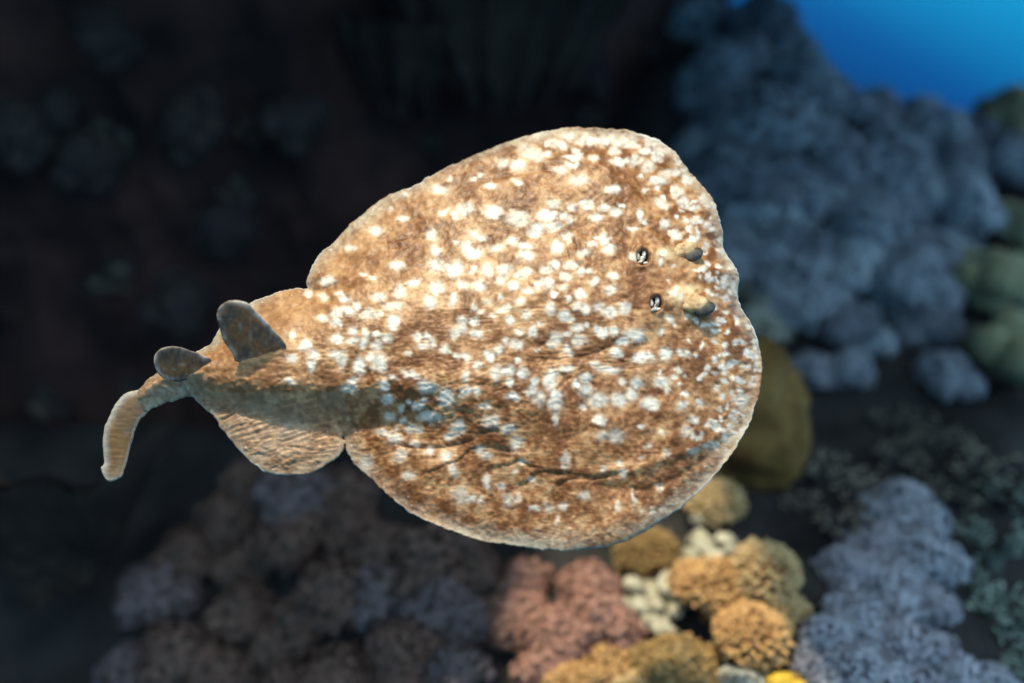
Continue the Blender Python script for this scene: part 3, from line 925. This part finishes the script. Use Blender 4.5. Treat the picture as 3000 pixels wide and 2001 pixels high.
SLOPE = (M_lilac, M_mauve, M_pale, M_lilac, M_dim)
# --- lilac soft corals of the far slope
far = [(2104, 204, 95), (2175, 150, 80), (2339, 219, 90), (2257, 357, 135), (2130, 367, 95), (2440, 290, 90), (2538, 340, 95), (2690, 390, 110), (2590, 470, 125),
       (2283, 714, 135), (2538, 653, 120), (2690, 714, 70), (2818, 602, 110), (2790, 480, 90), (2130, 510, 120), (2360, 560, 100), (2870, 370, 80), (2960, 470, 85),
       (2323, 830, 120), (2480, 937, 95), (2480, 1070, 65), (2377, 1070, 65), (2627, 812, 95), (2716, 860, 75), (2694, 941, 90), (2770, 1090, 80), (2440, 460, 100),
       (2200, 620, 100), (2420, 780, 80), (2240, 60, 90), (2300, 130, 80), (2400, 880, 80), (2560, 1000, 50), (2380, 380, 90), (2230, 480, 100), (2780, 780, 70),
       (2480, 560, 80), (2690, 560, 90), (2640, 300, 70), (2050, 300, 80), (2060, 430, 90), (2150, 280, 80), (2320, 640, 90), (2600, 590, 80)]
for k, (x, y, r) in enumerate(far):
    q = at_px(x, y, r)
    if q is None: continue
    lb_, gp_ = slope_label(q[0])
    colony('soft_coral', lb_, 'soft coral', 'feather', k % 5, q[0], q[1] * 1.14, SLOPE[k % 5], M_lilacs,
           gp_, rr.uniform(0, 6.28), rr.uniform(0.9, 1.15), (rr.uniform(-.25, .25), rr.uniform(-.25, .25)))
# --- a second crowd filling the slope between and beyond them
n_fill = 0
for k in range(400):
    x, y = rr.uniform(0.30, 2.1), rr.uniform(2.0, 3.2)
    d = x * RIGHT + y * np.array([0, 1, 0]); z = float(terrain(x, y))
    P = np.array([x, y, z]); ppx, ppy = to_px(P)
    if ppx > 3150 or ppy > 1050 or ppx < 1980: continue
    if n_fill >= 20: break
    n_fill += 1
    r = rr.uniform(0.07, 0.11)
    lb_, gp_ = slope_label(P)
    colony('soft_coral', lb_, 'soft coral', 'feather', k % 5, P, r, SLOPE[(k + 2) % 5], M_lilacs,
           gp_, rr.uniform(0, 6.28), rr.uniform(0.9, 1.15), (rr.uniform(-.3, .3), rr.uniform(-.3, .3)))
# --- lilac corals in the lower right corner, below the branching corals
for k, (x, y, r) in enumerate([(2640, 1480, 110), (2560, 1590, 110), (2680, 1610, 110), (2470, 1650, 90), (2600, 1720, 120), (2700, 1760, 90), (2500, 1790, 100), (2600, 1860, 110),
                               (2420, 1860, 80), (2720, 1900, 90), (2500, 1960, 110), (2650, 1990, 100), (2800, 1970, 100), (2400, 1960, 70), (2900, 2000, 90)]):
    q = at_px(x, y, r)
    colony('soft_coral', 'mauve soft coral mound at the foot of the dark branching corals', 'soft coral', 'feather', (k + 2) % 5, q[0], q[1] * 1.12, M_mauve if k % 2 else M_lilac, M_lilacs,
           'mauve soft corals below the branching corals', rr.uniform(0, 6.28), rr.uniform(0.85, 1.1), (rr.uniform(-.2, .2), rr.uniform(-.2, .2)))
# --- brown soft corals in the shade under the ray and the wall
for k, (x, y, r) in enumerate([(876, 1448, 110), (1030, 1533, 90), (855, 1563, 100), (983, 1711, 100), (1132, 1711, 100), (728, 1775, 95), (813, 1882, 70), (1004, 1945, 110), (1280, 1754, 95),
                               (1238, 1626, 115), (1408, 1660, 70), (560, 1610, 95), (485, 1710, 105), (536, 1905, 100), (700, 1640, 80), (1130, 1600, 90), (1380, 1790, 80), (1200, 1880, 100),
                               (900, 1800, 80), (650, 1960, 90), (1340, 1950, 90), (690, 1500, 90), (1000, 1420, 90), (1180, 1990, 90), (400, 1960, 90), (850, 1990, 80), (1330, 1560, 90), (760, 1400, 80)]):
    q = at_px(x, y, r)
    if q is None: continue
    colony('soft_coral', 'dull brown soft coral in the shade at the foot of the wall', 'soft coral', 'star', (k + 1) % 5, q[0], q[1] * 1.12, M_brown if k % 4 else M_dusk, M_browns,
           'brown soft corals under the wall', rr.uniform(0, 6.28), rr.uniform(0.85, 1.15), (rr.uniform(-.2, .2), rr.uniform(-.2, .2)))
# --- pinkish colonies beside the orange ones
PK = [(1540, 1680, 75, 'small pink brown soft coral leaning out of the shade behind its pink neighbours'), (1530, 1790, 105, 'pink brown soft coral on the dark side of the pink pair'),
      (1640, 1830, 95, 'pink brown soft coral sunk low between its two pink neighbours'), (1720, 1690, 80, 'rose soft coral rising behind the pink brown ones'),
      (1745, 1785, 110, 'broad rose soft coral beside the pale rubble'), (1600, 1930, 85, 'pink brown soft coral below the pink group, next to an orange one')]
for k, (x, y, r, l) in enumerate(PK):
    q = at_px(x, y, r)
    colony('soft_coral', l, 'soft coral', 'star', k % 5, q[0], q[1] * 1.1, M_pink, M_pinks, None, rr.uniform(0, 6.28), 0.95)
# --- orange cauliflower-like corals in the light
OR = [(2090, 1462, 84, 'ball', 'tan round coral with knobbly fingers standing alone behind the orange group', M_tan, M_tans),
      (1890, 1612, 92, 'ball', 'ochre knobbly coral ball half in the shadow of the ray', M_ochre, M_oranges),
      (2100, 1690, 112, 'finger', 'large orange tan knobbly coral, left lobe of the biggest clump', M_orange, M_oranges),
      (2235, 1665, 105, 'ball', 'orange tan knobbly coral, topmost lobe of the biggest clump', M_tan, M_oranges),
      (2290, 1770, 70, 'finger', 'small shaded tan coral on the outer flank of the biggest orange clump', M_tan, M_tans),
      (2200, 1850, 108, 'ball', 'round orange coral ball below the biggest clump', M_orange, M_oranges),
      (1985, 1920, 120, 'finger', 'brown domed coral with open pores below the pale rubble', M_ochre, M_tans),
      (1790, 1925, 85, 'finger', 'low orange coral pad between the pink coral and the brown dome', M_orange, M_oranges),
      (1670, 2000, 80, 'ball', 'smooth orange coral cap under the pink group', M_orange, M_oranges),
      (1880, 2000, 75, 'finger', 'pale tan coral in front of the brown dome', M_tan, M_tans),
      (2180, 2000, 70, 'feather', 'pale pinkish soft coral beside the yellow sponge', M_white, M_tans)]
for k, (x, y, r, kd, l, mp, ms) in enumerate(OR):
    q = at_px(x, y, r)
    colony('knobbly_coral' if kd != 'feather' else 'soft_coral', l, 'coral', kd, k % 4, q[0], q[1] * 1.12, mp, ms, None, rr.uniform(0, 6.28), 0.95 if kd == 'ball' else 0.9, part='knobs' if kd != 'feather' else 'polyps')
# --- pale feathery corals peeping out behind the snout
for (x, y, r, l) in [(2235, 925, 75, 'cream feathery soft coral above the big brown lobe'), (2175, 820, 55, 'small pale soft coral tucked behind the snout of the ray')]:
    q = at_px(x, y, r, 0.9)
    colony('soft_coral', l, 'soft coral', 'feather', 1, q[0], q[1] * 1.1, M_white, M_tans, None, 1.0, 1.25)


def lobed(name, label, cat, loc, r, lobes, mat, seed, part='lobe', src=ICO4, wob=0.16):
    root = empty(name, loc)
    tag(root, label, cat)
    for i, (c, s, e) in enumerate(lobes):
        v, f = src
        w = 1 + wob * fbm(v[:, 0] * 1.6 + 5 * i, v[:, 1] * 1.6, v[:, 2] * 1.6, seed=seed + i, octv=4) + 0.02 * fbm(v[:, 0] * 9, v[:, 1] * 9, v[:, 2] * 9, seed=seed + 9, octv=2)
        mesh_obj(part, (np.array(c) + v * w[:, None] * s * np.array(e)) * r, f, mat, root)
    return root


# --- the big brown lobe
q = at_px(2185, 1215, 180, 1.05)
lobed('leather_coral', 'big smooth olive brown coral lobe standing beside the ray', 'coral', q[0], q[1], [((0, 0, 1.0), 1.0, (0.95, 0.7, 1.28)), ((0.25, 0.15, 0.55), 0.7, (1, 0.8, 1))], M_brownlobe, 301, wob=0.22)
# --- yellow-green boulder corals by the right edge
GR = [(2880, 810, 125, 'round yellow green lumpy coral with lilac corals on both sides'), (2985, 650, 85, 'yellow green lumpy coral half hidden at the far end of the row'),
      (2950, 1010, 130, 'dark olive lumpy coral below the round yellow green one'), (2950, 330, 110, 'dark olive coral head against the open blue water')]
for k, (x, y, r, l) in enumerate(GR):
    q = at_px(x, y, r, 0.9)
    if q is None: continue
    rg = random.Random(70 + k)
    lb = [((0, 0, 0.8), 0.75, (1, 1, 1))] + [((0.6 * math.cos(a), 0.6 * math.sin(a), rg.uniform(0.4, 1.2)), rg.uniform(0.35, 0.5), (1, 1, 1)) for a in [0.3 + 1.05 * j for j in range(6)]]
    lobed('lumpy_coral', l, 'coral', q[0], q[1], lb, M_olive, 320 + 10 * k, wob=0.12, src=ICO3)
# --- yellow sponge
q = at_px(2310, 1990, 60, 0.6)
rg = random.Random(4)
lobed('yellow_sponge', 'bright yellow lumpy sponge below the orange corals', 'sponge', q[0], q[1], [((rg.uniform(-.8, .8), rg.uniform(-.5, .5), rg.uniform(.2, .7)), rg.uniform(.35, .55), (1, 1, .9)) for j in range(6)], M_yellow, 360, src=ICO3)


# --- branching corals
def branches(rg, nmain, length, r0, cbase, ctip, spread=0.9, gens=3):
    vs, fs, cs = [], [], []

    def tube(p0, p1, ra, rb, ca, cb):
        t, b, nn = frame(p1 - p0)
        i = len(vs)
        for (p, r, c) in ((p0, ra, ca), (p1, rb, cb)):
            for k in range(5):
                a = 2 * math.pi * k / 5
                vs.append(p + (math.cos(a) * t + math.sin(a) * b) * r); cs.append(c)
        vs.append(p1 + nn * rb * 0.9); cs.append(cb)
        for k in range(5):
            x, y = i + k, i + (k + 1) % 5
            fs.append((x, y, y + 5)); fs.append((x, y + 5, x + 5)); fs.append((x + 5, y + 5, i + 10))

    def grow(p, d, L, r, g):
        d = d / np.linalg.norm(d)
        q = p + d * L
        tip = g == gens
        c1 = cbase; c2 = ctip if tip else cbase
        tube(p, q, r, r * (0.55 if tip else 0.8), c1, c2)
        if g < gens:
            for k in range(rg.choice((2, 3, 3))):
                grow(p + d * L * rg.uniform(0.55, 1.0), d + 0.75 * np.array([rg.gauss(0, 1), rg.gauss(0, 1), rg.gauss(0, 0.8) + 0.25]), L * rg.uniform(0.55, 0.8), r * 0.72, g + 1)
    for k in range(nmain):
        a = 2 * math.pi * k / nmain + rg.uniform(-.3, .3)
        grow(np.array([0.15 * math.cos(a), 0.15 * math.sin(a), 0.0]), np.array([spread * math.cos(a), spread * math.sin(a), rg.uniform(0.5, 1.2)]), length * rg.uniform(0.7, 1.1), r0, 1)
    return np.array(vs), np.array(fs), np.array(cs)


dk = np.array([0.05, 0.045, 0.045]); tipc = np.array([0.46, 0.36, 0.26]); teal = np.array([0.11, 0.14, 0.12]); ttip = np.array([0.50, 0.56, 0.46])
BR = [(2420, 1330, 110, 'dark branching coral with pale brown tips beside the big brown lobe', dk, tipc, 9), (2560, 1400, 115, 'dark branching coral with speckled tips above the mauve mounds', dk, tipc, 9),
      (2470, 1500, 90, 'low dark branching coral at the edge of the mauve mounds', dk, tipc, 8), (2880, 1310, 110, 'dark branching coral with tan tips under the olive lumpy coral', dk, tipc, 9),
      (2740, 1250, 80, 'small dark branching coral in the hollow below the lilac crowd', dk, tipc * 0.7, 8), (2900, 1530, 120, 'grey green branching coral with thin forked arms', teal * 0.8, ttip * 0.8, 8),
      (2940, 1740, 120, 'pale green branching coral with flat bright tips', teal, ttip, 9), (2830, 1660, 80, 'small grey green branching coral beside the mauve mounds', teal * 0.8, ttip * 0.7, 7),
      (2340, 1440, 70, 'little dark branching coral between the tan ball and the brown lobe', dk, tipc, 8), (2640, 1300, 90, 'dark branching coral thicket with dull tips in the hollow', dk, tipc * 0.8, 9),
      (2780, 1400, 95, 'dark branching coral thicket beside the tan tipped one', dk, tipc * 0.8, 9), (2960, 1420, 90, 'dark branching coral with bluish arms behind the grey green one', dk, ttip * 0.7, 8), (2600, 1200, 80, 'small dark branching coral at the lower end of the lilac crowd', dk, tipc * 0.7, 8),
      (2980, 1900, 90, 'pale green branching coral low in the corner of the reef', teal, ttip, 8)]
for k, (x, y, r, l, cb, ct, nm) in enumerate(BR):
    q = at_px(x, y, r, 0.8)
    root = empty('branching_coral', q[0], rr.uniform(0, 6.28)); tag(root, l, 'coral')
    v, f, c = branches(random.Random(90 + k), nm, 0.62, 0.085, cb, ct)
    v = v * q[1]
    b = mesh_obj('branches', v, f, M_branch, root, col=c); b['kind'] = 'stuff'
    sv, sf = stalk_mesh(0.25, 0.4, 0.25, seed=k)
    mesh_obj('base', sv * q[1], sf, M_branch, root, col=np.tile(cb, (len(sv), 1)))

# --- pale rubble between the orange corals
q = at_px(1920, 1790, 60, 0)
nr = 0
for k in range(60):
    x, y = (rr.gauss(1915, 55), rr.gauss(1765, 45)) if k % 3 else (rr.gauss(2040, 40), rr.gauss(1590, 55))
    if nr >= 44: break
    hh = hit(x, y, 0.045 * rr.random())
    p, t = hh
    nr += 1
    v, f = ICO2
    s_ = rr.uniform(0.009, 0.021)
    w = 1 + 0.35 * fbm(v[:, 0] * 1.8 + k, v[:, 1] * 1.8, v[:, 2] * 1.8, seed=400 + k, octv=3)
    o = mesh_obj('rubble_piece', v * w[:, None] * s_ * np.array([1.3, 1.0, 0.7]), f, M_rubble)
    o.location = tuple(p + np.array([0, 0, s_ * 0.1])); o.rotation_euler = (rr.uniform(-.4, .4), rr.uniform(-.4, .4), rr.uniform(0, 6.28))
    tag(o, 'pale broken coral rubble lying between the orange corals', 'rubble', 'rubble pieces among the orange corals')


# --- pleated leather coral hanging from the wall
def drape(name, label, cx, cy, wpx, hpx, depth, seed, lip=0.06, pleats=9, open_=1.0):
    nu, nv = 160, 60
    U, Vv = np.meshgrid(np.linspace(0, 1, nu), np.linspace(0, 1, nv), indexing='ij')
    a = (U - 0.5) * math.pi * open_
    wave = np.sin(U * pleats * 2 * math.pi + 2.2 * noise(U * 4, Vv, seed=seed)) * (0.3 + 0.7 * (1 - Vv))
    wd, hg = wpx * depth / W, hpx * depth / W
    prof = np.sin(Vv * math.pi * 0.5)
    Xl = np.sin(a) * wd * (0.55 + 0.45 * prof) + 0.012 * wave * np.sin(a)
    Zl = -(1 - Vv) * hg * (1 - 0.55 * np.abs(U - 0.5) ** 2 * 4) - 0.03 * fbm(U * 6, Vv, seed=seed + 2)
    Yl = -np.cos(a) * (0.10 + 0.16 * Vv) - 0.022 * wave - 0.03 * (1 - Vv) * fbm(U * 5, Vv * 2, seed=seed + 4)
    V0 = np.stack([Xl, Yl, Zl], -1).reshape(-1, 3)
    V1 = V0 + np.array([0, 0.02, 0.004])
    f = grid_faces(nu, nv)
    rimi = np.arange(nu) * nv
    fr = np.stack([rimi[:-1], rimi[1:], rimi[1:] + nu * nv, rimi[:-1] + nu * nv], -1)
    c = pdir(cx, cy) * depth
    o = mesh_obj(name, np.concatenate([V0, V1]), np.concatenate([f, f[:, ::-1] + nu * nv, fr]), M_leather)
    o.location = tuple(c)
    tag(o, label, 'coral')
    return o


drape('leather_coral', 'large dark leather coral with pleated skirt hanging from the wall', 1480, -120, 400, 420, 2.40, 501)
drape('leather_coral', 'small dark leather coral fold beside the large pleated one', 1180, 20, 200, 300, 2.45, 511, pleats=6)
drape('leather_coral', 'broad dark coral plate with a rounded rim low on the wall', 180, 1250, 320, 480, 2.05, 521, pleats=3)

# --- dim soft corals clinging to the wall
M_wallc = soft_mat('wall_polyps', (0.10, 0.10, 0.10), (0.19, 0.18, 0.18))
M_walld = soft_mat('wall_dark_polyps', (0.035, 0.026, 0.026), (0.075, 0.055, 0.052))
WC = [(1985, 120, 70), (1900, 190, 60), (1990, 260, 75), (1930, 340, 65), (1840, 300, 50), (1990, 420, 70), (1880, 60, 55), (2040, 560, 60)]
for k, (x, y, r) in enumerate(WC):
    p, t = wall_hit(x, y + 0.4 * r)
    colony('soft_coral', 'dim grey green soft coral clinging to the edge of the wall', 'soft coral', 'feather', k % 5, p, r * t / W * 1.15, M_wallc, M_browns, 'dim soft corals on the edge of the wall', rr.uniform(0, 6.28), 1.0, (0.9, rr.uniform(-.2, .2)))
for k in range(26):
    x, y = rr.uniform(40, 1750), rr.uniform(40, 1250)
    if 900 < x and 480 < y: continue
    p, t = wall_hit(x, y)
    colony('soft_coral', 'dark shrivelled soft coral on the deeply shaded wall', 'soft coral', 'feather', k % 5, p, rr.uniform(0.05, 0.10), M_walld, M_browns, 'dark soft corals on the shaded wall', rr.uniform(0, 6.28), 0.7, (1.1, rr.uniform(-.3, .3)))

# --- corals of the slope that the ray hides from the front
n_fill = 0
for k in range(300):
    x, y = rr.uniform(-0.35, 0.75), rr.uniform(1.95, 2.6)
    P = np.array([x, y, float(terrain(x, y))]); ppx, ppy = to_px(P)
    if not (1050 < ppx < 2050 and 650 < ppy < 1350) or P[1] > float(wall_y(np.array(x), np.array(P[2]))) - 0.1: continue
    n_fill += 1
    if n_fill > 22: break
    colony('soft_coral', 'mauve soft coral hidden on the slope behind the ray', 'soft coral', 'feather', k % 5, P, rr.uniform(0.08, 0.12), M_dim, M_lilacs, 'soft corals behind the ray', rr.uniform(0, 6.28), 1.0)

# ------------------------------------------------------------------ the water itself
def box(name, lo, hi, mat):
    x0, y0, z0 = lo; x1, y1, z1 = hi
    v = [(x0, y0, z0), (x1, y0, z0), (x1, y1, z0), (x0, y1, z0), (x0, y0, z1), (x1, y0, z1), (x1, y1, z1), (x0, y1, z1)]
    f = [(0, 3, 2, 1), (4, 5, 6, 7), (0, 1, 5, 4), (1, 2, 6, 5), (2, 3, 7, 6), (3, 0, 4, 7)]
    return mesh_obj(name, v, f, mat, smooth=False)


M_haze = bpy.data.materials.new('water_haze')
M_haze.use_nodes = True
n = M_haze.node_tree
n.nodes.remove(n.nodes['Principled BSDF'])
pv = n.nodes.new('ShaderNodeVolumePrincipled')
pv.inputs['Density'].default_value = 0.20
pv.inputs['Color'].default_value = (0.0035, 0.0030, 0.0048, 1)
pv.inputs['Absorption Color'].default_value = (0.24, 0.60, 0.85, 1)
n.links.new(pv.outputs[0], n.nodes['Material Output'].inputs['Volume'])
haze = box('haze', (-12, -10, -9), (26, 32, 1.75), M_haze)
tag(haze, 'clear blue sea water', kind='stuff')
